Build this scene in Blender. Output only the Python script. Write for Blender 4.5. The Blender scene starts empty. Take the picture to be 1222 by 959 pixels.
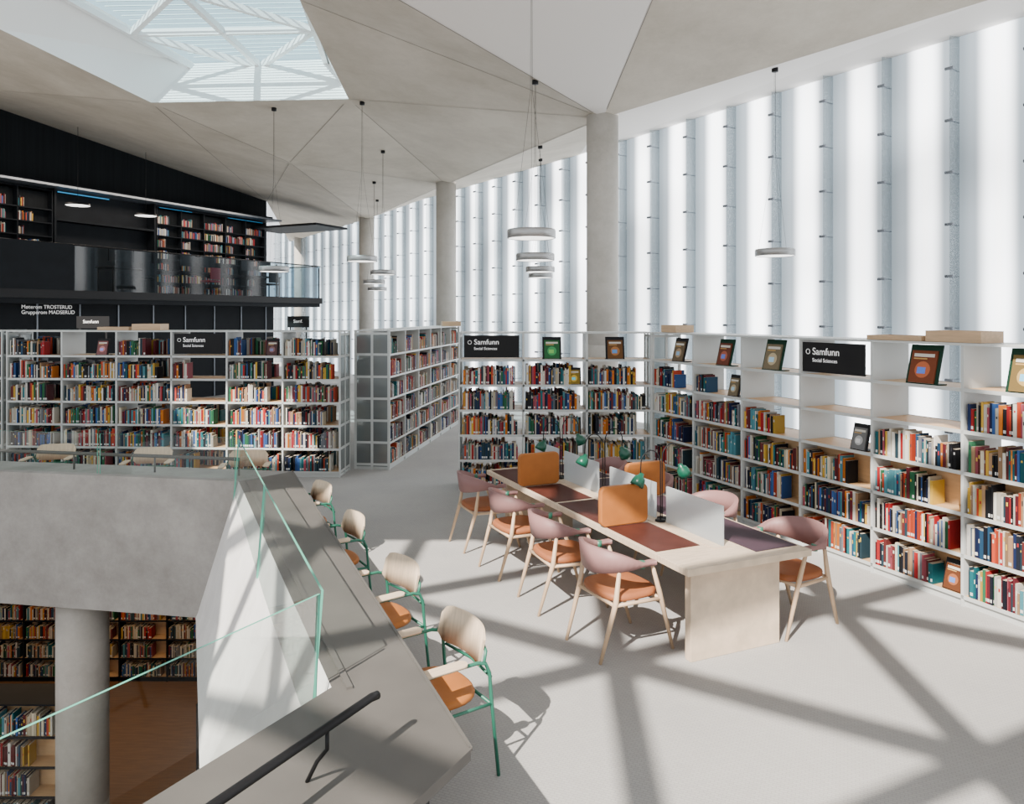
import bpy, math, random
from mathutils import Vector, Matrix
from mathutils.bvhtree import BVHTree
random.seed(7)
S=bpy.context.scene
COL=S.collection

# ------------------------------------------------------------------ materials
def mat(name,col,rough=0.6,metal=0.0,noise=0.0,nscale=5.0,bump=0.0,bscale=60.0,emit=None,estr=0.0,col2=None,stretch=None,spec=0.5):
    m=bpy.data.materials.new(name); m.use_nodes=True
    nt=m.node_tree; b=nt.nodes['Principled BSDF']
    b.inputs['Base Color'].default_value=(*col,1); b.inputs['Roughness'].default_value=rough
    b.inputs['Metallic'].default_value=metal
    b.inputs['Specular IOR Level'].default_value=spec
    if emit: 
        b.inputs['Emission Color'].default_value=(*emit,1); b.inputs['Emission Strength'].default_value=estr
    if noise>0 or bump>0:
        tc=nt.nodes.new('ShaderNodeTexCoord'); mp=nt.nodes.new('ShaderNodeMapping')
        nt.links.new(tc.outputs['Object'],mp.inputs['Vector'])
        if stretch: mp.inputs['Scale'].default_value=stretch
    if noise>0:
        n=nt.nodes.new('ShaderNodeTexNoise'); n.inputs['Scale'].default_value=nscale; n.inputs['Detail'].default_value=6
        nt.links.new(mp.outputs[0],n.inputs['Vector'])
        r=nt.nodes.new('ShaderNodeValToRGB')
        c2=col2 if col2 else tuple(max(0,c*(1-noise)) for c in col)
        r.color_ramp.elements[0].color=(*c2,1); r.color_ramp.elements[1].color=(*col,1)
        r.color_ramp.elements[0].position=.3; r.color_ramp.elements[1].position=.7
        nt.links.new(n.outputs['Fac'],r.inputs['Fac']); nt.links.new(r.outputs[0],b.inputs['Base Color'])
    if bump>0:
        n2=nt.nodes.new('ShaderNodeTexNoise'); n2.inputs['Scale'].default_value=bscale; n2.inputs['Detail'].default_value=3
        nt.links.new(mp.outputs[0],n2.inputs['Vector'])
        bp=nt.nodes.new('ShaderNodeBump'); bp.inputs['Strength'].default_value=bump; bp.inputs['Distance'].default_value=.01
        nt.links.new(n2.outputs['Fac'],bp.inputs['Height']); nt.links.new(bp.outputs[0],b.inputs['Normal'])
    return m

def glassmat(name,tint,gloss=.08,diff=0.0,dcol=(.9,.9,.9),fk=.5):
    m=bpy.data.materials.new(name); m.use_nodes=True; nt=m.node_tree
    for n in list(nt.nodes): nt.nodes.remove(n)
    out=nt.nodes.new('ShaderNodeOutputMaterial')
    tr=nt.nodes.new('ShaderNodeBsdfTransparent'); tr.inputs[0].default_value=(*tint,1)
    gl=nt.nodes.new('ShaderNodeBsdfGlossy'); gl.inputs['Roughness'].default_value=.03
    lw=nt.nodes.new('ShaderNodeLayerWeight'); lw.inputs['Blend'].default_value=.25
    mm=nt.nodes.new('ShaderNodeMath'); mm.operation='MULTIPLY_ADD'; mm.inputs[1].default_value=fk; mm.inputs[2].default_value=gloss
    nt.links.new(lw.outputs['Fresnel'],mm.inputs[0])
    mx=nt.nodes.new('ShaderNodeMixShader'); nt.links.new(mm.outputs[0],mx.inputs[0])
    nt.links.new(tr.outputs[0],mx.inputs[1]); nt.links.new(gl.outputs[0],mx.inputs[2])
    last=mx
    if diff>0:
        d=nt.nodes.new('ShaderNodeBsdfDiffuse'); d.inputs[0].default_value=(*dcol,1)
        tl=nt.nodes.new('ShaderNodeBsdfTranslucent'); tl.inputs[0].default_value=(*dcol,1)
        a=nt.nodes.new('ShaderNodeMixShader'); a.inputs[0].default_value=.5
        nt.links.new(d.outputs[0],a.inputs[1]); nt.links.new(tl.outputs[0],a.inputs[2])
        m2=nt.nodes.new('ShaderNodeMixShader'); m2.inputs[0].default_value=diff
        nt.links.new(mx.outputs[0],m2.inputs[1]); nt.links.new(a.outputs[0],m2.inputs[2]); last=m2
    nt.links.new(last.outputs[0],out.inputs['Surface'])
    return m

def concrete(name,c1,c2,scale=.5):
    m=bpy.data.materials.new(name); m.use_nodes=True; nt=m.node_tree; b=nt.nodes['Principled BSDF']
    tc=nt.nodes.new('ShaderNodeTexCoord')
    n=nt.nodes.new('ShaderNodeTexNoise'); n.inputs['Scale'].default_value=scale; n.inputs['Detail'].default_value=12; n.inputs['Roughness'].default_value=.75
    nt.links.new(tc.outputs['Object'],n.inputs['Vector'])
    r=nt.nodes.new('ShaderNodeValToRGB'); r.color_ramp.elements[0].color=(*c1,1); r.color_ramp.elements[1].color=(*c2,1)
    r.color_ramp.elements[0].position=.36; r.color_ramp.elements[1].position=.64
    nt.links.new(n.outputs['Fac'],r.inputs[0]); nt.links.new(r.outputs[0],b.inputs['Base Color'])
    b.inputs['Roughness'].default_value=.75; b.inputs['Specular IOR Level'].default_value=.3
    n2=nt.nodes.new('ShaderNodeTexNoise'); n2.inputs['Scale'].default_value=18; nt.links.new(tc.outputs['Object'],n2.inputs['Vector'])
    bp=nt.nodes.new('ShaderNodeBump'); bp.inputs['Strength'].default_value=.15; bp.inputs['Distance'].default_value=.01
    nt.links.new(n2.outputs['Fac'],bp.inputs['Height']); nt.links.new(bp.outputs[0],b.inputs['Normal'])
    return m

def bookmat():
    m=bpy.data.materials.new('book_covers'); m.use_nodes=True; nt=m.node_tree; b=nt.nodes['Principled BSDF']
    a=nt.nodes.new('ShaderNodeAttribute'); a.attribute_name='Col'
    nt.links.new(a.outputs['Color'],b.inputs['Base Color']); b.inputs['Roughness'].default_value=.6; b.inputs['Specular IOR Level'].default_value=.18
    return m

def carpet():
    m=bpy.data.materials.new('floor_carpet'); m.use_nodes=True; nt=m.node_tree; b=nt.nodes['Principled BSDF']
    tc=nt.nodes.new('ShaderNodeTexCoord'); mp=nt.nodes.new('ShaderNodeMapping'); mp.inputs['Rotation'].default_value=(0,0,math.radians(24))
    nt.links.new(tc.outputs['Object'],mp.inputs[0])
    br=nt.nodes.new('ShaderNodeTexBrick'); br.inputs['Scale'].default_value=13
    br.inputs['Color1'].default_value=(.40,.395,.385,1); br.inputs['Color2'].default_value=(.375,.37,.362,1); br.inputs['Mortar'].default_value=(.325,.32,.315,1)
    br.inputs['Mortar Size'].default_value=.03
    nt.links.new(mp.outputs[0],br.inputs['Vector'])
    n=nt.nodes.new('ShaderNodeTexNoise'); n.inputs['Scale'].default_value=.8; n.inputs['Detail'].default_value=4
    nt.links.new(tc.outputs['Object'],n.inputs['Vector'])
    r=nt.nodes.new('ShaderNodeValToRGB'); r.color_ramp.elements[0].color=(.90,.90,.90,1); r.color_ramp.elements[1].color=(1.06,1.05,1.04,1)
    r.color_ramp.elements[0].position=.3; r.color_ramp.elements[1].position=.7
    nt.links.new(n.outputs['Fac'],r.inputs[0])
    mx=nt.nodes.new('ShaderNodeMix'); mx.data_type='RGBA'; mx.blend_type='MULTIPLY'; mx.inputs[0].default_value=1
    nt.links.new(br.outputs['Color'],mx.inputs[6]); nt.links.new(r.outputs[0],mx.inputs[7])
    nt.links.new(mx.outputs[2],b.inputs['Base Color']); b.inputs['Roughness'].default_value=.85; b.inputs['Specular IOR Level'].default_value=.2
    bp=nt.nodes.new('ShaderNodeBump'); bp.inputs['Strength'].default_value=.12; bp.inputs['Distance'].default_value=.003
    nt.links.new(br.outputs['Fac'],bp.inputs['Height']); nt.links.new(bp.outputs[0],b.inputs['Normal'])
    return m

PW=1.08
def panemat():
    m=bpy.data.materials.new('frosted_facade_glass'); m.use_nodes=True; nt=m.node_tree
    for n in list(nt.nodes): nt.nodes.remove(n)
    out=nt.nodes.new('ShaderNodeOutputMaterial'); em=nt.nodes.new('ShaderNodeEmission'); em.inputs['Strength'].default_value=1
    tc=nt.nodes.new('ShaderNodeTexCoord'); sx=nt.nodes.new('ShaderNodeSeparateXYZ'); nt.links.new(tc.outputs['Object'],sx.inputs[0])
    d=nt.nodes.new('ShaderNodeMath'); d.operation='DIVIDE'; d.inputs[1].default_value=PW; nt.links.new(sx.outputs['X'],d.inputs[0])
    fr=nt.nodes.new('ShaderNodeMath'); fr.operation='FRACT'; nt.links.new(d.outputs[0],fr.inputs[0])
    r=nt.nodes.new('ShaderNodeValToRGB'); e=r.color_ramp.elements  # daylight and the shading toward each mullion are put into the emission colour
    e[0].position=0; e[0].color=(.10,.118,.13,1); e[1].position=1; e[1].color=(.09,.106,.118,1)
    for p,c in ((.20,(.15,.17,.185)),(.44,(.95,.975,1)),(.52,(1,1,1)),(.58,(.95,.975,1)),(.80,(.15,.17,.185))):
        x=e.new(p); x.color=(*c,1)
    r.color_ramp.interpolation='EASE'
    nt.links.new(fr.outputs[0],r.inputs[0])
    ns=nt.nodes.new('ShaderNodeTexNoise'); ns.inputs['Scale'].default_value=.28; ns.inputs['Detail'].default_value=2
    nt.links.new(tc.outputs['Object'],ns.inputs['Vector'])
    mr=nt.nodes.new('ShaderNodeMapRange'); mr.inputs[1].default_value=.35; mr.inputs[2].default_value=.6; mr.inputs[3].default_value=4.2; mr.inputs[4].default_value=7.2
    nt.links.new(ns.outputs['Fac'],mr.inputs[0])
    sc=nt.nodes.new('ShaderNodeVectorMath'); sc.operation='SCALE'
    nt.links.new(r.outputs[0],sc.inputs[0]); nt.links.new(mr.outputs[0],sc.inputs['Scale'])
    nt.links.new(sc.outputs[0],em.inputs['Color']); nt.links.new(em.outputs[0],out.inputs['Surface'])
    return m

M_carpet=carpet()
M_conc=concrete('ceiling_concrete',(.42,.375,.31),(.57,.52,.445),.45)
M_col=concrete('column_concrete',(.40,.375,.335),(.53,.505,.465),1.2)
M_concg=concrete('grey_concrete',(.25,.24,.225),(.37,.36,.34),1.6)
M_concw=concrete('pale_concrete',(.62,.61,.59),(.76,.75,.73),1.5)
M_white=mat('white_plaster',(.68,.645,.61),.7)
M_well=mat('skylight_white',(.88,.88,.87),.6)
M_shelf=mat('white_metal',(.50,.52,.51),.4,noise=.06,nscale=2)
M_board=mat('shelf_birch',(.62,.39,.20),.5,noise=.15,nscale=4,stretch=(1,8,8))
M_wood=mat('light_ash',(.72,.56,.40),.5,noise=.2,nscale=5,stretch=(12,1.5,1.5))
M_woodw=mat('pale_oak',(.66,.52,.385),.5,noise=.25,nscale=4,stretch=(2,14,2))
M_legwood=mat('leg_ash',(.60,.42,.27),.45,noise=.15,nscale=8)
M_green=mat('green_steel',(.02,.14,.09),.4)
M_lampg=mat('lamp_green',(.003,.07,.04),.3)
M_orange=mat('orange_leather',(.40,.135,.028),.55,noise=.2,nscale=6,spec=.3)
M_brown=mat('cognac_leather',(.34,.115,.045),.5,noise=.2,nscale=6,spec=.3)
M_mauve=mat('mauve_shell',(.26,.14,.135),.5,noise=.1,nscale=4,spec=.3)
M_maroon=mat('maroon_leather_pad',(.075,.022,.016),.5,noise=.25,nscale=7,spec=.15)
M_purple=mat('plum_pad',(.055,.032,.045),.55,noise=.15,nscale=7,spec=.15)
M_black=mat('black_steel',(.008,.008,.009),.5,spec=.2)
M_dark=mat('dark_cladding',(.008,.010,.013),.6,noise=.3,nscale=3,spec=.12)
M_darkw=mat('dark_wall',(.010,.012,.014),.7,noise=.4,nscale=1,stretch=(14,14,.3),spec=.1)
M_sign=mat('sign_black',(.012,.012,.013),.6,spec=.15)
M_text=mat('sign_white',(.85,.85,.85),.5,emit=(1,1,1),estr=.3)
M_metalg=mat('grey_metal_cladding',(.105,.098,.09),.45,noise=.2,nscale=3,spec=.35)
M_alu=mat('pendant_aluminium',(.36,.36,.36),.35,.6)
M_disc=mat('pendant_diffuser',(.9,.9,.9),.5,emit=(1,.97,.92),estr=3.0)
M_frost=glassmat('frosted_acrylic',(.9,.93,.95),.03,.62,(.68,.72,.74))
M_endp=glassmat('perforated_panel',(.85,.88,.88),.02,.45,(.40,.43,.43))
M_glass=glassmat('clear_glass',(.90,.955,.94),.02,fk=.4)
M_gedge=mat('glass_edge_green',(.10,.38,.28),.2,emit=(.2,.6,.45),estr=.08)
M_smoke=glassmat('smoked_glass',(.50,.60,.66),.03,fk=.10)
M_sky=glassmat('skylight_glass',(.50,.74,.82),.02,.08,(.6,.78,.82),fk=.15)
M_fin=glassmat('fin_glass',(.88,.91,.92),.03,.18,(.42,.46,.49))
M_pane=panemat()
M_beam=mat('white_truss_steel',(.85,.86,.86),.5)
M_lowfloor=mat('oak_parquet',(.22,.11,.05),.4,noise=.3,nscale=3,stretch=(1,10,1))
M_lowdark=mat('dark_soffit',(.03,.03,.032),.7)
M_blue=mat('blue_led',(.0,.05,.1),.5,emit=(.05,.4,.8),estr=.8)
M_book=bookmat()
M_box=mat('plywood_box',(.58,.39,.23),.5,noise=.2,nscale=5,stretch=(1,6,10))
M_red=mat('red_fabric',(.35,.02,.03),.6)
M_steel=mat('steel_fitting',(.18,.20,.23),.4,.3)

# ------------------------------------------------------------------ mesh builder
class MB:
    def __init__(s): s.v=[];s.f=[];s.m=[];s.s=[];s.c=[]
    def poly(s,pts,mi=0,sm=False,col=None):
        i=len(s.v); s.v+= [tuple(p) for p in pts]; s.f.append(tuple(range(i,i+len(pts)))); s.m.append(mi); s.s.append(sm); s.c.append(col)
    def box(s,x0,x1,y0,y1,z0,z1,mi=0,T=None,col=None,top=None):
        P=[(x0,y0,z0),(x1,y0,z0),(x1,y1,z0),(x0,y1,z0),(x0,y0,z1),(x1,y0,z1),(x1,y1,z1),(x0,y1,z1)]
        if T is not None: P=[tuple(T@Vector(p)) for p in P]
        i=len(s.v); s.v+=P
        for k,q in enumerate(((0,3,2,1),(4,5,6,7),(0,1,5,4),(1,2,6,5),(2,3,7,6),(3,0,4,7))):
            s.f.append(tuple(i+a for a in q)); s.m.append(mi); s.s.append(False)
            s.c.append(top if (k in(0,1) and top) else col)
    def tube(s,path,r,n=8,mi=0,caps=True):
        path=[Vector(p) for p in path]
        rr=r if isinstance(r,(list,tuple)) else [r]*len(path)
        i0=len(s.v); prev=None
        for k,p in enumerate(path):
            if k==0: t=path[1]-p
            elif k==len(path)-1: t=p-path[k-1]
            else: t=(path[k+1]-p).normalized()+(p-path[k-1]).normalized()
            t.normalize()
            if prev is None:
                a=Vector((0,0,1)) if abs(t.z)<.9 else Vector((1,0,0))
                u=t.cross(a).normalized()
            else:
                u=(prev-t*prev.dot(t)).normalized()
            prev=u; w=t.cross(u)
            for j in range(n):
                an=2*math.pi*j/n; q=p+(u*math.cos(an)+w*math.sin(an))*rr[k]; s.v.append(tuple(q))
        for k in range(len(path)-1):
            for j in range(n):
                a=i0+k*n+j; b=i0+k*n+(j+1)%n
                s.f.append((a,b,b+n,a+n)); s.m.append(mi); s.s.append(True); s.c.append(None)
        if caps:
            s.f.append(tuple(i0+j for j in range(n))[::-1]); s.m.append(mi); s.s.append(False); s.c.append(None)
            e=i0+(len(path)-1)*n
            s.f.append(tuple(e+j for j in range(n))); s.m.append(mi); s.s.append(False); s.c.append(None)
    def lathe(s,prof,cx=0,cy=0,n=24,mi=0,mis=None,T=None):
        i0=len(s.v)
        for (r,z) in prof:
            for j in range(n):
                a=2*math.pi*j/n; q=Vector((cx+r*math.cos(a),cy+r*math.sin(a),z))
                if T is not None: q=T@q
                s.v.append(tuple(q))
        for k in range(len(prof)-1):
            for j in range(n):
                a=i0+k*n+j;b=i0+k*n+(j+1)%n
                s.f.append((a,b,b+n,a+n)); s.m.append(mis[k] if mis else mi); s.s.append(True); s.c.append(None)
    def mesh(s,name,mats):
        me=bpy.data.meshes.new(name); me.from_pydata(s.v,[],s.f)
        for m in mats: me.materials.append(m)
        me.polygons.foreach_set('material_index',s.m); me.polygons.foreach_set('use_smooth',s.s)
        if any(c is not None for c in s.c):
            at=me.color_attributes.new('Col','FLOAT_COLOR','CORNER'); buf=[]
            for f,c in zip(s.f,s.c):
                c=c or (.5,.5,.5)
                buf+= [c[0],c[1],c[2],1.0]*len(f)
            at.data.foreach_set('color',buf)
        me.update(); return me
    def obj(s,name,mats,parent=None,loc=(0,0,0),rz=0,bevel=0):
        return link(name,s.mesh(name,mats),parent,loc,rz,bevel)
def link(name,me,parent=None,loc=(0,0,0),rz=0,bevel=0):
    o=bpy.data.objects.new(name,me); COL.objects.link(o)
    if parent: o.parent=parent
    o.location=loc; o.rotation_euler=(0,0,rz)
    if bevel:
        b=o.modifiers.new('bevel','BEVEL'); b.width=bevel; b.segments=2; b.limit_method='ANGLE'
    return o
def empty(name,loc=(0,0,0),rz=0):
    e=bpy.data.objects.new(name,None); COL.objects.link(e); e.location=loc; e.rotation_euler=(0,0,rz); e.empty_display_size=.2
    return e
def prism(mb,pts,z0,z1,mi_top=0,mi_side=0,mi_bot=0):
    mb.poly([(x,y,z1) for x,y in pts],mi_top); mb.poly([(x,y,z0) for x,y in reversed(pts)],mi_bot)
    n=len(pts)
    for i in range(n):
        a=pts[i];b=pts[(i+1)%n]; mb.poly([(a[0],a[1],z0),(b[0],b[1],z0),(b[0],b[1],z1),(a[0],a[1],z1)],mi_side)
def text(body,size,parent,loc,rot=(math.pi/2,0,0),name='lettering'):
    c=bpy.data.curves.new(name,'FONT'); c.body=body; c.size=size; c.extrude=.001
    c.materials.append(M_text)
    o=bpy.data.objects.new(name,c); COL.objects.link(o); o.parent=parent; o.location=loc; o.rotation_euler=rot
    return o

# ------------------------------------------------------------------ books
PAL=[(.01,.018,.06),(.008,.008,.01),(.30,.015,.018),(.50,.44,.32),(.56,.54,.50),(.01,.11,.13),(.46,.13,.015),(.02,.11,.05),(.14,.15,.17),
     (.03,.085,.25),(.01,.012,.02),(.42,.05,.02),(.48,.29,.04),(.10,.02,.02),(.55,.53,.47),(.02,.045,.06),(.06,.20,.24),(.30,.18,.10),(.09,.012,.018),(.40,.36,.30),
     (.008,.008,.01),(.015,.05,.10),(.28,.06,.08),(.5,.47,.4)]
def books_row(mb,x0,x1,z,yf,dirn,frac=1.0,hmin=.19,hmax=.27,label=True):
    x=x0+random.uniform(.01,.03); end=x0+(x1-x0)*frac
    base=random.choice(PAL)
    hb=random.uniform(hmin+.02,hmax-.02)
    while True:
        t=random.uniform(.010,.034)
        if x+t>end-.01: break
        if random.random()<.22: base=random.choice(PAL); hb=random.uniform(hmin,hmax)
        c=base if random.random()<.3 else random.choice(PAL)
        k=random.uniform(.6,1.15); c=tuple(min(.85,q*k) for q in c)
        h=min(hmax+.02,max(hmin-.02,hb+random.uniform(-.03,.03))); d=random.uniform(.13,.19)
        off=random.uniform(0,.015)
        a=yf+dirn*off; b=yf+dirn*(off+d)
        y0,y1=min(a,b),max(a,b)
        mb.box(x,x+t*.96,y0,y1,z,z+h,0,col=c,top=(.48,.42,.33))
        if label:
            yl=a-dirn*.0015
            r=random.random()
            if r<.38:
                zz=z+.02; hh=.026
                q=[(x+t*.12,yl,zz),(x+t*.84,yl,zz),(x+t*.84,yl,zz+hh),(x+t*.12,yl,zz+hh)]
                mb.poly(q,0,False,(.62,.62,.60))
            if r>.55:
                zz=z+h*random.uniform(.45,.75); hh=h*random.uniform(.06,.18); cc=random.choice([(.6,.58,.5),(.55,.36,.05),(.4,.4,.4),(.35,.02,.02),(.03,.03,.04)])
                mb.poly([(x+t*.25,yl,zz),(x+t*.7,yl,zz),(x+t*.7,yl,zz+hh),(x+t*.25,yl,zz+hh)],0,False,cc)
        x+=t
        if random.random()<.012: x+=random.uniform(.02,.06)

RZ=[.09,.445,.80,1.155,1.51,1.87]
def bookshelf(name,loc,rz,nb,bw,depth=.6,H=2.24,rows=RZ,fill=lambda b,r:1.0,double=True,back=False,fm=None,bm=None,
              displays=(),signs=(),ends=True,label=True,z=0):
    fm=fm or M_shelf; bm=bm or M_board
    E=empty(name,(loc[0],loc[1],z),rz); L=nb*bw
    mb=MB()
    for i in range(nb+1):
        x=i*bw
        if i in(0,nb) and ends:
            s=-.02 if i==0 else 0
            for (a,b) in ((0,.04),(depth/2-.02,depth/2+.02),(depth-.04,depth)): mb.box(x+s,x+s+.02,a,b,0,H,0)
            for zz in list(rows)+[H-.03]: mb.box(x+s+.001,x+s+.019,0.04,depth-.04,zz-.025,zz+.012,0)
            mb.box(x+s+.006,x+s+.012,.04,depth-.04,.05,H-.03,2)
        else:
            mb.box(x-.013,x+.013,0,depth,0,H,0)
    for zz in rows:
        mb.box(0.002,L-.002,.006,depth-.006,zz-.022,zz-.001,1)
        mb.box(0,L,0,.006,zz-.028,zz+.004,0); mb.box(0,L,depth-.006,depth,zz-.028,zz+.004,0)
    mb.box(-.02,L+.02,-.005,depth+.005,H-.001,H+.02,0)
    mb.box(0,L,.02,depth-.02,0,rows[0]-.022,0)
    if back:
        mb.box(0.013,L-.013,depth/2-.006,depth/2+.006,.09,back,1)
    mb.obj('shelf_frame',[fm,bm,M_endp],E)
    bb=MB()
    for b in range(nb):
        for r,zz in enumerate(rows):
            f=fill(b,r)
            if f<=0: continue
            books_row(bb,b*bw+.015,(b+1)*bw-.015,zz+.0005,.012,1,f,label=label)
            if double and f>.3: books_row(bb,b*bw+.015,(b+1)*bw-.015,zz+.0005,depth-.012,-1,random.uniform(.7,1),label=False)
    if bb.v: bb.obj('books',[M_book],E)
    if displays:
        db=MB()
        for (b,fx,zz,w,h,c1,c2) in displays:
            cx=(b+fx)*bw
            T=Matrix.Translation((cx,.03,zz+.001))@Matrix.Rotation(math.radians(-14),4,'X')
            db.box(-w/2,w/2,0,.012,0,h,0,T=T,col=c1)
            cv=tuple(q*.35 for q in c2)
            db.box(-w*.40,w*.40,-.016,-.001,h*.03,h*.84,0,T=T,col=cv,top=(.5,.47,.4))
            db.lathe([(0,0),(w*.24,0)],0,0,20,T=T@Matrix.Translation((0,-.0170,h*.36))@Matrix.Rotation(math.pi/2,4,'X'))
            for q in range(20): db.c[-1-q]=c2
            db.box(-w*.16,w*.10,-.0185,-.0172,h*.26,h*.42,0,T=T,col=tuple(min(.8,q*1.6+.04) for q in c2[::-1]))
            db.box(-w*.32,w*.32,-.0175,-.0162,h*.68,h*.76,0,T=T,col=(.6,.57,.5))
            db.box(-w*.32,w*.10,-.0175,-.0162,h*.62,h*.65,0,T=T,col=(.5,.3,.1))
            db.box(-w/2,w/2,0.02,.13,0,.01,0,T=Matrix.Translation((cx,.03,zz)),col=c1)
        db.obj('display_books',[M_book],E)
    for (b) in signs:
        sb=MB(); sb.box(b*bw+.06,(b+1)*bw-.06,-.02,-.007,1.90,2.215,0)
        sb.obj('sign_panel',[M_sign],E)
        text('Samfunn',.105,E,(b*bw+.20,-.023,2.085)); text('Social Sciences',.055,E,(b*bw+.20,-.023,2.01))
        rb=MB(); rb.tube([(b*bw+.14+.026*math.cos(a),-.023,2.115+.026*math.sin(a)) for a in [k*math.pi/8 for k in range(17)]],.003,6,0)
        rb.obj('sign_logo',[M_text],E)
    return E

GRN=(.008,.035,.02); BLK=(.012,.012,.014)
def fL(b,r):
    if r==5: return random.choice([.35,.55,0,.7]) if b not in(3,) else 0
    if b==3: return random.choice([.45,.6,.3,.8])
    return random.choice([1,1,.9,.97,.75,.85])
bookshelf('bookshelf',(-7.95,11.88),math.radians(-3),6,.882,.6,fill=fL,
    displays=[(1,.72,1.87,.2,.27,BLK,(.5,.2,.2)),(4,.8,1.87,.2,.27,BLK,(.2,.1,.1)),(1,.8,.8,.2,.27,BLK,(.4,.4,.4)),(5,.6,1.87,.2,.27,BLK,(.02,.25,.08)),(5,.7,1.155,.2,.27,BLK,(.4,.4,.1))],signs=(3,))
bookshelf('bookshelf',(-10.8,11.95),0,3,.9,.6,fill=lambda b,r:random.choice([1,.9,.6]))
bookshelf('bookshelf',(-1.97,12.2),math.radians(81.8),6,.88,.6,fill=lambda b,r:random.choice([1,.97,.9,.95,.8]) if r<5 else random.choice([.9,.6,.8]))
bookshelf('bookshelf',(-.74,10.72),0,3,.903,.55,fill=lambda b,r:0 if r==5 else random.choice([.97,.9,.8,.95]),
    displays=[(1,.45,1.87,.27,.33,BLK,(.05,.30,.10)),(2,.45,1.87,.27,.33,BLK,(.35,.15,.05)),(1,.8,1.51,.2,.25,BLK,(.6,.4,.05)),(1,.8,.8,.2,.25,BLK,(.4,.22,.05))],signs=(0,))
def fR(b,r):
    if r==5: return 0
    if r==4: return {0:.6,1:.3,5:.97,6:.9,7:.9}.get(b,0)
    if r==3: return {2:.6,3:.0,4:.96}.get(b,.97)
    return random.choice([.97,.8,.9,.72])
dd=[(0,.6,1.87,.27,.33,BLK,(.35,.25,.15)),(1,.6,1.87,.27,.34,GRN,(.35,.10,.06)),(2,.5,1.87,.30,.36,GRN,(.45,.36,.22)),(4,.55,1.87,.32,.37,GRN,(.45,.12,.05)),(5,.55,1.87,.32,.37,GRN,(.45,.30,.10)),
    (3,.8,1.155,.2,.27,BLK,(.4,.4,.4)),(4,.88,.09,.2,.27,BLK,(.3,.10,.04)),(1,.8,1.51,.2,.27,BLK,(.4,.32,.2)),(6,.5,1.87,.32,.37,GRN,(.2,.06,.2))]
shR=bookshelf('bookshelf',(1.99,10.71),math.radians(-66),8,.925,.5,fill=fR,double=False,back=1.12,displays=dd,signs=(3,))
def plybox(loc,rz,w,d,h):
    E=empty('plywood_box',loc,rz); mb=MB(); t=.015
    mb.box(-w/2,w/2,-d/2,d/2,0,t,0); mb.box(-w/2,w/2,-d/2,-d/2+t,t,h,0); mb.box(-w/2,w/2,d/2-t,d/2,t,h,0)
    mb.box(-w/2,-w/2+t,-d/2+t,d/2-t,t,h,0); mb.box(w/2-t,w/2,-d/2+t,d/2-t,t,h,0)
    mb.box(-w/2+t,w/2-t,-d/2+t,d/2-t,h-.03,h-.015,0)
    mb.obj('box_body',[M_box],E)
a66=math.radians(-66)
def onR(t,off,z): return (1.99+.407*t+.914*off,10.71-.914*t+.407*off,z)
plybox(onR(3.88,.22,2.262),a66,.60,.3,.045); plybox(onR(4.48,.22,2.262),a66,.52,.30,.10); plybox(onR(.25,.25,2.262),a66,.35,.3,.1)
plybox((-6.55+.75,12.1,2.262),0,.45,.3,.1); plybox((-6.35,12.15,2.262),0,.5,.3,.05); plybox((-1.35,16.7,2.262),.2,.4,.3,.1)

# ------------------------------------------------------------------ floor slab and void
N=(-.85,3.55); F=(-2.88,7.95)
mb=MB()
prism(mb,[(-4.50,-3.05),(N[0]+.06,N[1]),(F[0]+.04,F[1]+.07),(-11,9.42),(-11,-3),(-25,-3),(-25,46),(13,46),(13,-3.05)],-.35,0,0,1,2)
mb.obj('floor',[M_carpet,M_concg,M_lowdark])
mb=MB(); prism(mb,[(-16,-3),(2,-3),(2,24),(-16,24)],-4.6,-4.4); mb.obj('floor_lower_level',[M_lowfloor])
mb=MB(); mb.box(-16,2,20,20.2,-4.4,-.35); mb.box(2,2.2,-3,20,-4.4,-.35); mb.box(-16.2,-16,-3,20,-4.4,-.35); mb.obj('lower_light_blocker',[M_lowdark])  # unseen walls added to keep the lower level dark
E=empty('void_parapet')
v=Vector((.488,.873))
O1=Vector((-.166,3.05))
Of=Vector((-2.36,7.78))
mb=MB()
zt=.75
near_in=Vector(N)-v*6.5; near_out=O1-v*6.5
far_l_in=(-11,9.35); far_l_out=(-11,9.85)
Ofar=Of+Vector((-.1,.68))
top=[near_out,O1,Ofar,Vector(far_l_out),Vector(far_l_in),Vector(F),Vector(N),near_in]
tp=[(p[0],p[1],zt) for p in top]
mb.poly([tp[1],tp[2],tp[5],tp[6]],0); mb.poly([tp[2],tp[3],tp[4],tp[5]],1); mb.poly([tp[0],tp[1],tp[6],tp[7]],0)
def wallq(a,b,z0,z1,mi): mb.poly([(a[0],a[1],z0),(b[0],b[1],z0),(b[0],b[1],z1),(a[0],a[1],z1)],mi)
wallq(near_out,O1,zt-.05,zt,0); wallq(O1,Ofar,zt-.05,zt,0)
I1=O1+Vector((-.17,.02)); Ifar=Ofar+Vector((-.13,-.06)); Inear=near_out+Vector((-.13,.07))
mb.poly([(near_out.x,near_out.y,zt-.05),(O1.x,O1.y,zt-.05),(I1.x,I1.y,zt-.05),(Inear.x,Inear.y,zt-.05)],2)
mb.poly([(O1.x,O1.y,zt-.05),(Ofar.x,Ofar.y,zt-.05),(Ifar.x,Ifar.y,zt-.05),(I1.x,I1.y,zt-.05)],2)
wallq(Inear,I1,0,zt-.05,2); wallq(I1,Ifar,0,zt-.05,2); wallq(Ofar,far_l_out,0,zt,1)
Nb=(N[0]-.50,N[1]-.22); Fb=(F[0]-.56,F[1]+.25)
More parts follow.
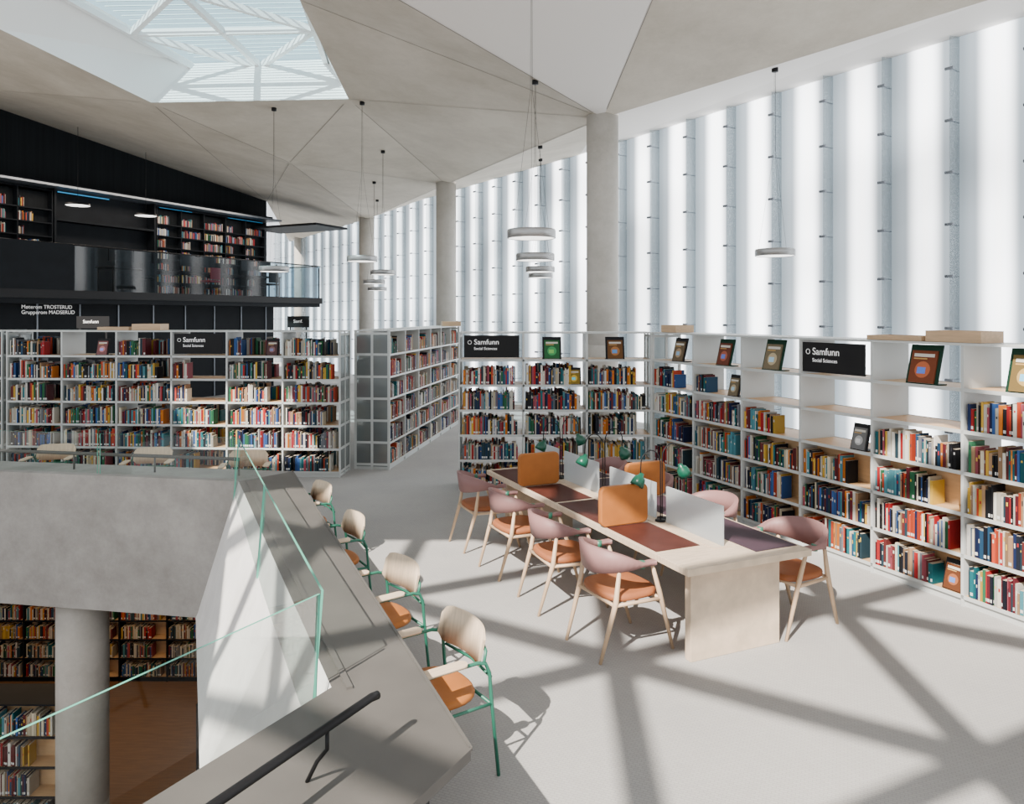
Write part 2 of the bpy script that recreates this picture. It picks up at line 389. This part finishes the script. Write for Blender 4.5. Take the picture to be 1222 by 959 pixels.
mb.poly([(N[0],N[1],zt),(F[0],F[1],zt),(Fb[0],Fb[1],-.72),(Nb[0],Nb[1],-.72)],3)
wallq(far_l_in,F,-.72,zt,1); wallq(near_in,N,-.72,zt,1)
mb.poly([(far_l_in[0],far_l_in[1],-.72),(F[0],F[1],-.72),(F[0],F[1]+.9,-.72),(far_l_in[0],far_l_in[1]+.9,-.72)],1)
mb.poly([(Nb[0],Nb[1],-.72),(Fb[0],Fb[1],-.72),(0,8,-.72),(.6,3.5,-.72)],1)
mb.obj('parapet_body',[M_metalg,M_concg,M_black,M_concw],E)
mb=MB()
def strip(p,q,w,h,z,mi=0):
    p=Vector(p);q=Vector(q); d=(q-p).normalized(); n=Vector((-d.y,d.x))*w/2
    prism(mb,[tuple(p-n),tuple(q-n),tuple(q+n),tuple(p+n)],z,z+h,mi,mi,mi)
strip(Vector(N)+Vector((.09,-.02)),Vector(F)+Vector((.09,.0)),.03,.012,zt)
strip(O1,Ofar,.015,.012,zt-.008); strip(near_out,O1,.015,.012,zt-.008)
mb.obj('parapet_trim',[M_metalg],E)
E=empty('glass_balustrade')
mb=MB()
def pane(p,q,z0,z1,lean=(0,0),gaps=True):
    p=Vector(p);q=Vector(q); d=(q-p).normalized(); n=Vector((-d.y,d.x))*.006; l=Vector(lean)
    P=[(p-n,z0),(q-n,z0),(q-n+l,z1),(p-n+l,z1),(p+n,z0),(q+n,z0),(q+n+l,z1),(p+n+l,z1)]
    P=[(a.x,a.y,z) for a,z in P]
    mb.poly([P[0],P[1],P[2],P[3]],0)
    mb.poly([P[3],P[2],P[6],P[7]],1); mb.poly([P[0],P[3],P[7],P[4]],1); mb.poly([P[1],P[5],P[6],P[2]],1)
a=Vector(N)+Vector((-.09,-.02)); b=Vector(F)+Vector((-.06,.0))
ln=(.05,.02)
NP=2
for i in range(NP):
    pane(a.lerp(b,i/NP+.003),a.lerp(b,(i+1)/NP-.003),.5,1.2,ln)
c0=Vector(N)+Vector((-.07,.0)); 
for i in range(3):
    pane(c0-v*(i*1.9+.02),c0-v*(i*1.9+1.88),.42,1.2,(.03,-.01))
f0=Vector(F)+Vector((-.05,.06)); f1=Vector((-11,9.42))
for i in range(5):
    pane(f0.lerp(f1,i/5+.002),f0.lerp(f1,(i+1)/5-.002),.76,1.2)
mb.obj('glass_panes',[M_glass,M_gedge],E)
mb=MB()
fr=Vector((F[0]-.1,F[1]+.28)); fe=Vector((-11,9.65))
mb.tube([(fr.x,fr.y,.93),(fe.x,fe.y,.93)],.02,8)
for i in range(9):
    q=fr.lerp(fe,i/8); mb.tube([(q.x,q.y,.75),(q.x,q.y,.93)],.01,6)
mb.obj('far_rail',[M_metalg],E)
E=empty('handrail')
mb=MB()
h0=Vector((-.56,3.0)); he=h0-v*4
mb.tube([(he.x,he.y,.98),(h0.x,h0.y,.98),(h0.x+.02,h0.y+.03,.975)],.017,10)
for s in (.25,.95,1.9,3):
    q=h0-v*s; w=Vector((-.873,.488))*.10
    mb.tube([(q.x,q.y,.965),(q.x,q.y,.90),(q.x+w.x*.5,q.y+w.y*.5,.84),(q.x+w.x,q.y+w.y,.75)],.008,8)
mb.obj('rail',[M_black],E)
# ------------------------------------------------------------------ columns
def column(name,x,y,z0,z1,r):
    mb=MB(); mb.lathe([(0,z0),(r,z0),(r,z0+(z1-z0)*.33),(r-.004,z0+(z1-z0)*.33+.004),(r-.004,z0+(z1-z0)*.33+.012),(r,z0+(z1-z0)*.33+.016),(r,z1),(0,z1)],0,0,40)
    return mb.obj(name,[M_col],None,(x,y,0))
column('concrete_column',1.57,13.1,0,6.0,.275); column('concrete_column',-1.8,20.6,0,6.2,.275)
column('concrete_column',-5.3,27.5,0,6.1,.275); column('concrete_column',-10.4,37,0,6.5,.275)
column('concrete_column',-4.98,8.75,-4.4,-.6,.275)
# ------------------------------------------------------------------ ceiling
V={'A':(1.57,13,5.9),'B':(-1.8,20.6,6.08),'C':(-5.3,27.5,6.0),'S1':(-3.25,15,6.8),'S2':(-7.18,15,6.73),'S0':(-8.83,13,7.43),'S3':(-11.5,17,7.56),
 'Sr':(-3.1,11,7.1),'V':(-5.6,19,6.35),'D0':(-13.9,20.5,8.1),'D1':(-9.6,29.5,6.96),'W1':(-2.52,8.2,6.68),'W2':(2.15,7,7.46),'E1':(6.27,9.9,6.64),'E2':(9.3,7.9,7.1),
 'GN':(10.93,6,7.0),'GA':(1.76,19.5,6.65),'GB':(-3.33,27,6.6),'GC':(-11.5,39,6.3),'W1b':(-3,1.5,7.6),'W2b':(3,1.5,7.8),'E2b':(11.5,2,7.6),'Sr2':(-3.3,7,7.4),
 'X1':(-16.5,18,8.3),'X2':(-13,12,8.5),'S0b':(-11,10.4,8.2)}
tris=[('A','W2','E1',0),('W2','E2','E1',0),('A','W1','W2',1),('W1','W1b','W2b',1),('W1','W2b','W2',1),('W2','W2b','E2b',0),('W2','E2b','E2',0),
 ('S1','Sr','A',0),('Sr','W1','A',0),('Sr','Sr2','W1',0),('Sr2','W1b','W1',0),('S1','A','B',0),('S1','B','V',0),('S1','V','S2',0),('S2','V','D1',0),('S2','D1','D0',0),
 ('S2','D0','S3',0),('S0','S2','S3',0),('V','B','C',0),('V','C','D1',0),('A','GA','B',0),('B','GA','GB',0),('B','GB','C',0),('C','GB','GC',0),('C','GC','D1',0),
 ('A','E1','GA',1),('E1','GN','GA',1),('E1','E2','GN',1),('E2','E2b','GN',1),('S3','D0','X1',0),('S0','S3','X1',0),('S0','X1','X2',0),('S0','X2','S0b',0)]
mb=MB()
for a,b,c,m in tris: mb.poly([V[a],V[b],V[c]],m)
ceil=mb.obj('ceiling',[M_conc,M_white])
bvh=BVHTree.FromPolygons(mb.v,mb.f)
# hairline joints on the fold lines
mb=MB()
for p,q in (('A','W1'),('A','W2'),('A','S1'),('A','B'),('S1','B'),('S1','V'),('S2','V'),('V','B'),('S2','D1'),('V','D1'),('S2','S3'),('B','C'),('V','C'),('A','Sr')):
    P=Vector(V[p]);Q=Vector(V[q]); d=(Q-P).normalized(); P=P+d*.3; Q=Q-d*.05; n=d.cross(Vector((0,0,1))).normalized()*.007
    dz=Vector((0,0,-.006)); mb.poly([P-n+dz,Q-n+dz,Q+n+dz,P+n+dz])
mb.obj('ceiling_joints',[mat('joint_concrete',(.22,.20,.17),.8)])
# unseen overhead planes added, openings shaped to steer the sun patches
mb=MB()
def rect(x0,x1,y0,y1,z=8.6): mb.box(x0,x1,y0,y1,z,z+.15)
rect(-14,-7.2,-10,3.4); rect(-7.2,12,0,1.7); rect(4,12,-10,0); rect(-14,-9.2,3.4,9); rect(-6.4,-3,1.7,9); rect(-9.2,-6.4,4.7,9); rect(-7.2,-6.4,1.7,4.7)
mb.obj('sun_blocker_roof',[M_white])
# skylight well and glazing
G1=Vector((-3.93,16,7.94)); G2=Vector((-6.74,16,7.85)); G3=Vector((-7.78,13.7,8.24)); G4=Vector((-9.9,9,8.95)); G5=Vector((-3.4,9,8.95))
E=empty('skylight')
mb=MB()
mb.poly([V['S2'],V['S1'],G1,G2]); mb.poly([V['S0'],V['S2'],G2,G3]); mb.poly([V['S0'],G3,G4,V['S0b']])
mb.poly([V['S1'],V['Sr'],(-3.4,11,8.65),G1]); mb.poly([V['Sr'],V['Sr2'],G5,(-3.4,11,8.65)])
mb.obj('skylight_well',[M_well],E)
mb=MB(); mb.poly([G2,G1,G5,G4,G3]); mb.obj('skylight_glazing',[M_sky],E)
mb=MB()
def beam(p,q,w=.1,h=.2):
    p=Vector(p);q=Vector(q); d=(q-p); L=d.length; d.normalize(); s=d.cross(Vector((0,0,1))).normalized(); up=s.cross(d)
    T=Matrix((( d.x,s.x,up.x,p.x),(d.y,s.y,up.y,p.y),(d.z,s.z,up.z,p.z),(0,0,0,1)))
    mb.box(0,L,-w/2,w/2,-h/2,h/2,0,T=T)
NS,NT=2,5
def gp(i,j):
    s=i/NS;t=j/NT
    a=G2.lerp(G1,s); b=G4.lerp(G5,s); return a.lerp(b,t)-Vector((0,0,.12))
for j in range(NT+1):
    for i in range(NS+1):
        if i<NS: beam(gp(i,j),gp(i+1,j),.10,.12)
        if j<NT: beam(gp(i,j),gp(i,j+1),.10,.12)
        if i<NS and j<NT:
            if (i+j)%2: beam(gp(i,j),gp(i+1,j+1),.10,.12)
            else: beam(gp(i+1,j),gp(i,j+1),.10,.12)
mb.obj('skylight_truss',[M_beam],E)
mb=MB()
for k in range(44):
    t=k/44; a_=G2.lerp(G4,t)+Vector((0,0,.12)); b_=G1.lerp(G5,t)+Vector((0,0,.12))
    beam(a_,b_,.03,.012)
mb.obj('skylight_louvres',[M_beam],E)
E=empty('atrium_roof_truss')
mb=MB()
zr=8.4
def clipline(c,d,x0,x1,y0,y1):
    t0,t1=-60,60
    for p,q,lo,hi in ((c.x,d.x,x0,x1),(c.y,d.y,y0,y1)):
        if abs(q)<1e-6:
            if p<lo or p>hi: return None
            continue
        a,b=(lo-p)/q,(hi-p)/q
        if a>b:a,b=b,a
        t0=max(t0,a);t1=min(t1,b)
    return (t0,t1) if t1-t0>.3 else None
for an in (-33,27,87):
    r=math.radians(an); d=Vector((math.cos(r),math.sin(r),0)); n=Vector((-d.y,d.x,0))
    for k in range(-9,10):
        c=Vector((-3.55,-2.72,zr))+n*(k*1.95)
        cl=clipline(c,d,-7.5,4.3,-10,.3)
        if cl: beam(c+d*cl[0],c+d*cl[1],.17,.12)
mb.obj('truss_beams',[M_beam],E)
# ------------------------------------------------------------------ facade glass wall
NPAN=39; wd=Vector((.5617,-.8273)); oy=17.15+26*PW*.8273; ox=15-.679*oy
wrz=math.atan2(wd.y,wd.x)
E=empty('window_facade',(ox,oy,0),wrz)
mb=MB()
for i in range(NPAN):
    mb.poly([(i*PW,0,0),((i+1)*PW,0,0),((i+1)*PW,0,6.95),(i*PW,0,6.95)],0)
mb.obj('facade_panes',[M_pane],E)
mb=MB()
for i in range(NPAN+1):
    mb.box(i*PW-.006,i*PW+.006,-.30,-.01,0,6.9,0)
mb.obj('glass_fins',[M_fin],E)
mb=MB()
for i in range(NPAN+1):
    for z in (.7,1.5,2.3,3.1,3.9,4.7,5.5,6.3):
        mb.tube([(i*PW-.06,-.32,z),(i*PW+.06,-.32,z)],.026,6)
        mb.tube([(i*PW,-.32,z),(i*PW,-.02,z)],.008,6)
mb.obj('facade_fittings',[M_steel],E)
# ------------------------------------------------------------------ dark wall + mezzanine
mrz=math.atan2(.903,.43); Ra=(-12.6,14.0)
mb=MB()
mb.poly([(-17,13.9,0),(-9.6,29.5,0),(-9.6,29.5,7.1),(-13.9,20.5,8.2),(-17,13.9,9)])
mb.poly([(-9.6,29.5,0),(-14,31.6,0),(-14,31.6,8),(-9.6,29.5,7.1)])
mb.obj('wall_dark',[M_darkw])
E=empty('mezzanine',(Ra[0],Ra[1],0),mrz)
mb=MB()
mb.box(0,13.7,0,3.95,2.78,3.06,0); mb.box(-.05,13.75,-.06,.0,2.90,3.1,1)
mb.box(0,12.5,1.0,1.1,0,2.78,0); 
mb.box(0,4.65,-.03,.03,3.1,4.2,0)
for x in [1.1*k for k in range(12)]: mb.box(x,x+.03,.97,1.0,0,2.78,2)
for x in (4.7,7.0,9.3,11.6,13.68): mb.box(x-.02,x+.02,.02,.05,3.06,4.15,1)
mb.tube([(0,.0,4.2),(13.7,0,4.2),(13.7,3.9,4.2)],.02,8,1)
mb.box(0,15.2,3.1,3.95,6.1,6.16,2)
mb.box(0,15.2,3.55,3.95,6.16,6.3,0)
mb.box(14.2,16.0,.6,3.9,5.75,5.83,0)
mb.obj('mezzanine_structure',[M_dark,M_black,M_steel],E)
mb=MB(); mb.poly([(4.7,0,3.1),(13.68,0,3.1),(13.68,0,4.18),(4.7,0,4.18)]); mb.poly([(13.69,0,3.1),(13.69,3.9,3.1),(13.69,3.9,4.18),(13.69,0,4.18)]); mb.obj('smoked_balustrade',[M_smoke],E)
mb=MB(); mb.box(6.6,8.2,3.5,3.52,6.0,6.03); mb.box(10.0,11.3,3.5,3.52,6.0,6.03); mb.box(12.9,14.6,3.5,3.52,6.0,6.03); mb.obj('led_strips',[M_blue],E)
mb=MB()
mb.box(6.5,6.56,3.5,3.9,3.06,6.1); mb.box(9.8,9.86,3.5,3.9,3.06,6.1); mb.box(6.5,9.8,3.85,3.9,3.06,6.1); mb.box(6.5,9.8,3.5,3.9,5.2,5.26)
mb.obj('wall_niche',[M_dark],E)
text('Møterom TROSTERUD\nGrupperom MADSERUD',.13,E,(4.0,.93,2.66),name='wall_lettering')
def mloc(x,y): 
    c,s=math.cos(mrz),math.sin(mrz); return (Ra[0]+c*x-s*y,Ra[1]+s*x+c*y)
mr=[3.2,3.58,3.96,4.34,4.72,5.10,5.48]
MR=[r-3.06 for r in mr]
bookshelf('dark_bookcase',mloc(2.6,3.5),mrz,4,.96,.4,H=2.95,rows=MR,fill=lambda b,r:random.choice([.9,.5,.7,.2]),double=False,back=2.9,fm=M_dark,bm=M_darkw,ends=False,z=3.06,label=False)
bookshelf('dark_bookcase',mloc(9.9,3.5),mrz,5,.96,.4,H=2.95,rows=MR,fill=lambda b,r:random.choice([.9,.5,.95,.4]),double=False,back=2.9,fm=M_dark,bm=M_darkw,ends=False,z=3.06,label=False)
def stand_sign(x,y,rz,w,t):
    E=empty('sign_board',(x,y,0),rz); mb=MB(); mb.box(-w/2,w/2,-.01,.01,2.22,2.48); mb.box(-w/2+.05,-w/2+.08,-.01,.01,0,2.22); mb.box(w/2-.08,w/2-.05,-.01,.01,0,2.22); mb.box(-w/2,w/2,-.15,.15,0,.02)
    mb.obj('board',[M_sign],E); text(t,.10,E,(-w/2+.14,-.013,2.33))
stand_sign(-9.0,16.2,0,.70,'Samfunn'); stand_sign(-4.9,17.3,0,.5,'Samf.')
for lx in (7.0,9.3,11.7):
    x,y=mloc(lx,1.0); E=empty('study_desk',(x,y,3.06),mrz); mb=MB()
    mb.box(-.8,.8,-.35,.35,.70,.73,0)
    for sx in(-.75,.75):
        for sy in(-.3,.3): mb.tube([(sx,sy,0),(sx,sy,.7)],.02,8,0)
    mb.obj('desk',[M_black],E)
    mb=MB()
    for sx in (-.38,.38):
        mb.box(sx-.28,sx+.28,.0,.03,.9,1.22,0); mb.box(sx-.03,sx+.03,.03,.05,.74,1.0,0); mb.box(sx-.12,sx+.12,-.08,.1,.731,.745,0)
    mb.obj('monitors',[M_black],E,bevel=.004)
    x,y=mloc(lx,.45); E=empty('study_chair',(x,y,3.06),mrz+math.pi); mb=MB()
    mb.box(-.22,.22,-.22,.22,.42,.48,0); mb.box(-.21,.21,.18,.22,.5,.85,0)
    for sx in(-.2,.2):
        for sy in(-.2,.2): mb.tube([(sx,sy,0),(sx,sy,.42)],.013,8,1)
    mb.obj('chair_body',[M_red if lx==9.3 else M_dark,M_black],E,bevel=.01)
# ------------------------------------------------------------------ lower level shelves
lf=lambda b,r:random.choice([.9,.7,.95])
bookshelf('bookshelf',(-11,14.2),0,9,.9,.5,fill=lf,double=False,back=2.2,z=-4.4,fm=M_dark,bm=M_board)
bookshelf('bookshelf',(-9.5,9.0),0,4,1.02,.5,fill=lf,double=False,back=2.2,z=-4.4,fm=M_dark,bm=M_board)
bookshelf('bookshelf',(-3.75,9.0),0,3,.9,.5,fill=lf,double=False,back=2.2,z=-4.4,fm=M_dark)
# ------------------------------------------------------------------ furniture
def rounded_slab(mb,w,h,t,r,T,mi=0,n=5):
    pts=[]
    for cx,cz,a0 in ((w/2-r,h/2-r,0),(-w/2+r,h/2-r,90),(-w/2+r,-h/2+r,180),(w/2-r,-h/2+r,270)):
        for k in range(n+1):
            a=math.radians(a0+90*k/n); pts.append((cx+r*math.cos(a),cz+r*math.sin(a)))
    f=[tuple(T@Vector((x,-t/2,z))) for x,z in pts]; b=[tuple(T@Vector((x,t/2,z))) for x,z in pts]
    i=len(mb.v); m=len(pts); mb.v+=f+b
    mb.f.append(tuple(range(i,i+m))); mb.f.append(tuple(range(i+m,i+2*m))[::-1]); mb.m+=[mi,mi]; mb.s+=[False,False]; mb.c+=[None,None]
    for k in range(m):
        mb.f.append((i+k,i+m+k,i+m+(k+1)%m,i+(k+1)%m)); mb.m.append(mi); mb.s.append(True); mb.c.append(None)
def curved_back(mb,w,z0,z1,y0,sag,t=.014,mi=0,n=14,tilt=.05,round_=.05):
    rows=[]
    for k in range(n+1):
        s=-1+2*k/n; x=s*w/2; y=y0-sag*s*s
        e=max(0,abs(s)-.7)/.3; sh=round_*(1-math.sqrt(max(0,1-e*e)))
        rows.append((x,y,z0+sh,z1-sh))
    i=len(mb.v)
    for (x,y,a,b) in rows:
        for q in ((x,y-t/2,a),(x,y-t/2+tilt,b),(x,y+t/2+tilt,b),(x,y+t/2,a)): mb.v.append(q)
    for k in range(n):
        a=i+k*4
        for j in range(4):
            mb.f.append((a+j,a+(j+1)%4,a+4+(j+1)%4,a+4+j)); mb.m.append(mi); mb.s.append(j in(0,2)); mb.c.append(None)
    mb.f.append((i,i+1,i+2,i+3)); e=i+n*4; mb.f.append((e+3,e+2,e+1,e)); mb.m+=[mi,mi]; mb.s+=[False]*2; mb.c+=[None]*2
def cushion(mb,w,d,z0,z1,y=0,mi=0,p=3.2,n=32):
    def ring(k,z):
        out=[]
        for j in range(n):
            a=2*math.pi*j/n; c,s_=math.cos(a),math.sin(a)
            r=(abs(c)**p+abs(s_)**p)**(-1/p)
            out.append((c*r*w/2*k,y+s_*r*d/2*k,z))
        return out
    R=[(.0,z0),(.9,z0),(.985,z0+.008),(1,(z0+z1)/2),(.97,z1-.006),(.9,z1),(.5,z1-.006),(.0,z1-.008)]
    i=len(mb.v)
    for k,z in R: mb.v+=ring(k,z)
    for a in range(len(R)-1):
        for j in range(n):
            q=i+a*n+j; q2=i+a*n+(j+1)%n
            mb.f.append((q,q2,q2+n,q+n)); mb.m.append(mi); mb.s.append(True); mb.c.append(None)
mb=MB()
for s in (-1,1):
    X=.26*s
    mb.tube([(X,-.25,0),(X,-.23,.5),(X,-.215,.60),(X,-.18,.635),(X,-.1,.64),(X,.14,.64),(X,.19,.625),(X,.215,.57),(X,.225,.45),(X*1.02,.27,0)],.0105,8)
    mb.tube([(X,-.235,.40),(X,.23,.40)],.009,8)
    mb.tube([(X,.18,.63),(X*.92,.205,.68),(X*.8,.21,.70)],.009,8)
mb.tube([(-.26,-.225,.40),(.26,-.225,.40)],.009,8); mb.tube([(-.26,.225,.40),(.26,.225,.40)],.009,8)
mb.tube([(-.25,.23,.54),(0,.26,.54),(.25,.23,.54)],.009,8)
me_a1=mb.mesh('arm_frame',[M_green])
mb=MB(); cushion(mb,.47,.44,.41,.455,.0,0,2.6); me_a2=mb.mesh('seat_cushion',[M_orange])
mb=MB(); curved_back(mb,.47,.585,.79,.225,.055,tilt=.03)
me_a3=mb.mesh('backrest',[M_wood])
mb=MB()
for s in (-1,1):
    T=Matrix.Translation((.262*s,-.07,.657))@Matrix.Rotation(math.pi/2,4,'X')
    rounded_slab(mb,.07,.28,.016,.032,T)
me_a4=mb.mesh('arm_pads',[M_wood])
def lounge(x,y,rz):
    E=empty('armchair',(x,y,0),rz)
    for n,m in (('arm_frame',me_a1),('seat_cushion',me_a2),('backrest',me_a3),('arm_pads',me_a4)): link(n,m,E)
r0=math.radians(-56)
for (x,y,dr) in ((-.445,4.17,0),(-.93,5.17,.05),(-1.53,6.39,-.04),(-2.10,7.58,.03)): lounge(x,y,r0+dr)
for x,y in ((-3.3,9.0),(-4.6,9.2),(-6.0,9.45)): lounge(x,y+.35,math.radians(10))
mb=MB()
K=24
i0=len(mb.v)
for k in range(K+1):
    s=-1+2*k/K; a=s*math.radians(118)
    x=.285*math.sin(a); y=.03+.235*math.cos(a) if abs(a)<math.pi/2 else .03-.30*(abs(a)-math.pi/2)
    if abs(a)>=math.pi/2: x=.285*(1 if a>0 else -1)
    e=min(1,abs(s)*1.25); top=.80-.10*e**2.2; hgt=.175*(1-e**1.6)+.032
    nx,ny=math.sin(a),math.cos(a)
    if abs(a)>=math.pi/2: nx,ny=(1 if a>0 else -1),0
    t=.012+.012*e
    o=.03*(1-e)
    for q in ((x-nx*t,y-ny*t,top-hgt),(x-nx*t+nx*o,y-ny*t+ny*o,top),(x+nx*t+nx*o,y+ny*t+ny*o,top),(x+nx*t,y+ny*t,top-hgt)): mb.v.append(q)
for k in range(K):
    a=i0+k*4
    for j in range(4): mb.f.append((a+j,a+(j+1)%4,a+4+(j+1)%4,a+4+j)); mb.m.append(0); mb.s.append(j in(0,2)); mb.c.append(None)
mb.f.append((i0,i0+1,i0+2,i0+3)); e=i0+K*4; mb.f.append((e+3,e+2,e+1,e)); mb.m+=[0,0]; mb.s+=[False]*2; mb.c+=[None]*2
me_c1=mb.mesh('back_and_arms',[M_mauve])
mb=MB()
for s in (-1,1):
    mb.tube([(.265*s,-.30,0),(.275*s,-.17,.44),(.283*s,-.09,.675)],[.012,.02,.014],8)
    mb.tube([(.23*s,.33,0),(.24*s,.20,.42),(.235*s,.165,.66)],[.012,.021,.014],8)
    mb.tube([(.272*s,-.18,.40),(.24*s,.21,.40)],.014,8)
mb.tube([(-.27,-.18,.40),(.27,-.18,.40)],.014,8); mb.tube([(-.24,.21,.40),(.24,.21,.40)],.014,8)
me_c2=mb.mesh('wooden_legs',[M_legwood])
mb=MB(); cushion(mb,.50,.46,.41,.465,.0,0,3.5); me_c3=mb.mesh('seat',[M_brown])
mb=MB()
for s in (-1,1): mb.tube([(.278*s,.0,.655),(.278*s,.0,.705)],.026,10); 
me_c4=mb.mesh('arm_strap',[M_green])
def tchair(x,y,rz):
    E=empty('dining_chair',(x,y,0),rz)
    for n,m in (('back_and_arms',me_c1),('wooden_legs',me_c2),('seat',me_c3),('arm_strap',me_c4)): link(n,m,E)
T0=Vector((1.215,5.21)); U=Vector((-.407,.914)); W=Vector((.914,.407)); trz=math.radians(24)
def tl(a,b): p=T0+U*a+W*b; return p.x,p.y
for a,dr in ((.66,.06),(1.58,-.05),(2.5,.04),(3.4,0)):
    x,y=tl(a,-.14); tchair(x,y,math.radians(114)+dr)
for a,dr in ((.45,.08),(1.5,0),(2.5,0),(3.4,0)):
    x,y=tl(a,1.32); tchair(x,y,math.radians(-66)+dr)
E=empty('reading_table',(T0.x,T0.y,0),trz)
mb=MB()
mb.box(0,1.14,0,3.7,.69,.74,0)
mb.box(.155,.985,.17,.24,0,.69,0); mb.box(.155,.985,3.46,3.53,0,.69,0); mb.box(.54,.60,.24,3.46,.45,.69,0)
mb.obj('table_frame',[M_woodw],E,bevel=.004)
mb=MB()
for (a0,a1) in ((.42,1.12),(1.2,2.0),(2.05,2.72),(2.8,3.62)):
    mb.box(.03,.43,a0,a1,.7405,.7445,0)
for (a0,a1) in ((.12,1.0),(1.05,1.85),(1.95,2.75),(2.8,3.62)):
    mb.box(.71,1.11,a0,a1,.7405,.7445,1)
mb.obj('desk_pads',[M_maroon,M_purple],E)
mb=MB()
for (a0,a1) in ((.32,1.04),(1.2,1.95),(2.17,2.88),(3.02,3.6)):
    mb.box(.562,.578,a0,a1,.745,1.05,0)
mb.obj('frosted_dividers',[M_frost],E)
mb=MB(); mb.box(.47,.67,.3,3.62,.7405,.746,0); 
mb.obj('cable_spine',[M_woodw],E)
mb=MB()
for a in (1.14,2.76): rounded_slab(mb,.46,.33,.055,.05,Matrix.Translation((.20,a,.912)))
for a in (1.9,): rounded_slab(mb,.44,.33,.055,.05,Matrix.Translation((.93,a,.912)))
mb.obj('upholstered_screens',[M_orange],E,bevel=.01)
for a in (1.12,2.07,2.96):
    for s in (-1,1):
        x,y=tl(a+.03*s,.57+.03*s); E2=empty('table_lamp',(x,y,.747),trz)
        mb=MB()
        mb.lathe([(0,0),(.045,0),(.045,.012),(.0,.014)],0,0,20)
        R=.10; hs=.52-.03*(s<0)
        path=[(0,0,.01),(0,0,hs)]+[(s*(R-R*math.cos(t)),0,hs+R*math.sin(t)*1.2) for t in [math.pi*k/10 for k in range(1,10)]]
        path+=[(s*2*R,0,hs-.03),(s*2*R,0,hs-.09)]
        mb.tube(path,.005,8)
        mb.obj('lamp_stem',[M_black],E2)
        mb=MB()
        T=Matrix.Translation((s*(2*R+.012),0,hs-.115))@Matrix.Rotation(math.radians(-30*s),4,'Y')
        mb.lathe([(0,.055),(.018,.055),(.024,.03),(.045,.015),(.055,-.02),(.060,-.06),(.056,-.06),(.050,-.02),(.04,.008),(0,.02)],0,0,24,T=T)
        mb.obj('lamp_shade',[M_lampg],E2)
# ------------------------------------------------------------------ pendants
def pendant(x,y,z,r=.3):
    hit=bvh.ray_cast(Vector((x,y,z)),Vector((0,0,1)))
    zt=hit[0].z if hit[0] is not None else 7.2
    E=empty('pendant_lamp',(x,y,z))
    mb=MB()
    mb.lathe([(0,.075),(r*.97,.075),(r,.06),(r,-.03),(r*.96,-.035),(r*.96,-.03)],0,0,40)
    mb.obj('lamp_housing',[M_alu],E)
    mb=MB(); mb.lathe([(0,-.028),(r*.955,-.028)],0,0,40); mb.obj('lamp_diffuser',[M_disc],E)
    mb=MB(); h=zt-z
    for k in range(3):
        a=2*math.pi*k/3+.5; mb.tube([(r*.85*math.cos(a),r*.85*math.sin(a),.07),(.015*math.cos(a),.015*math.sin(a),h*.55),(0.01*math.cos(a),.01*math.sin(a),h)],.0018,5)
    mb.lathe([(0,h-.06),(.05,h-.06),(.05,h+.0),(0,h)],0,0,16)
    mb.obj('suspension_wires',[M_black],E)
for p in ((.24,9.3,3.48),(.36,11.7,3.38),(.58,15.5,3.42),(.7,18.5,3.45),(4.08,11.7,3.45),(-2.98,15,3.6),(-4.86,15.4,3.42),(-3.08,18,3.5),(-3.8,20.8,3.4),(-4.2,23.5,3.3)): pendant(*p)
for lx,ly in ((6.3,2.2),(8.6,2.4)):
    x,y=mloc(lx,ly)
    E=empty('ceiling_lamp',(x,y,5.5)); mb=MB(); mb.lathe([(0,.05),(.3,.05),(.3,0)],0,0,32); mb.lathe([(0,0.0),(.3,0)],0,0,32,1)
    mb.tube([(0,0,.05),(0,0,2.2)],.006,6)
    mb.obj('lamp_body',[M_black,M_disc],E)
# ------------------------------------------------------------------ lights
W_=bpy.data.worlds.new('sky'); S.world=W_; W_.use_nodes=True
bg=W_.node_tree.nodes['Background']; bg.inputs[0].default_value=(.92,.96,1,1); bg.inputs[1].default_value=1.8
sd=bpy.data.lights.new('sun','SUN'); sd.energy=15; sd.angle=.009; sd.color=(1,.92,.82)
so=bpy.data.objects.new('sun',sd); COL.objects.link(so)
d=Vector((.38,.72,-.74)); so.rotation_euler=d.to_track_quat('-Z','Y').to_euler(); so.location=(-6,-8,14)
def area(name,loc,rot,sx,sy,e,c=(1,1,1)):
    l=bpy.data.lights.new(name,'AREA'); l.shape='RECTANGLE'; l.size=sx; l.size_y=sy; l.energy=e; l.color=c
    o=bpy.data.objects.new(name,l); COL.objects.link(o); o.location=loc; o.rotation_euler=rot; return o
area('lower_fill_light',(-7,12,-.8),(0,0,0),5,2,90,(1,.70,.42))  # unseen warm fill added to light the lower level
x,y=mloc(9,2.6); area('mezzanine_fill_light',(x,y,6.3),(0,0,mrz),9,.4,200,(1,.85,.7))  # unseen fill added so the mezzanine books show
# ------------------------------------------------------------------ camera
cd=bpy.data.cameras.new('camera'); cd.sensor_width=36; cd.lens=36*900/1222; cd.shift_y=-103.5/1222; cd.clip_end=200
co=bpy.data.objects.new('camera',cd); COL.objects.link(co); co.location=(0,0,2.5); co.rotation_euler=(math.pi/2,0,0)
S.camera=co
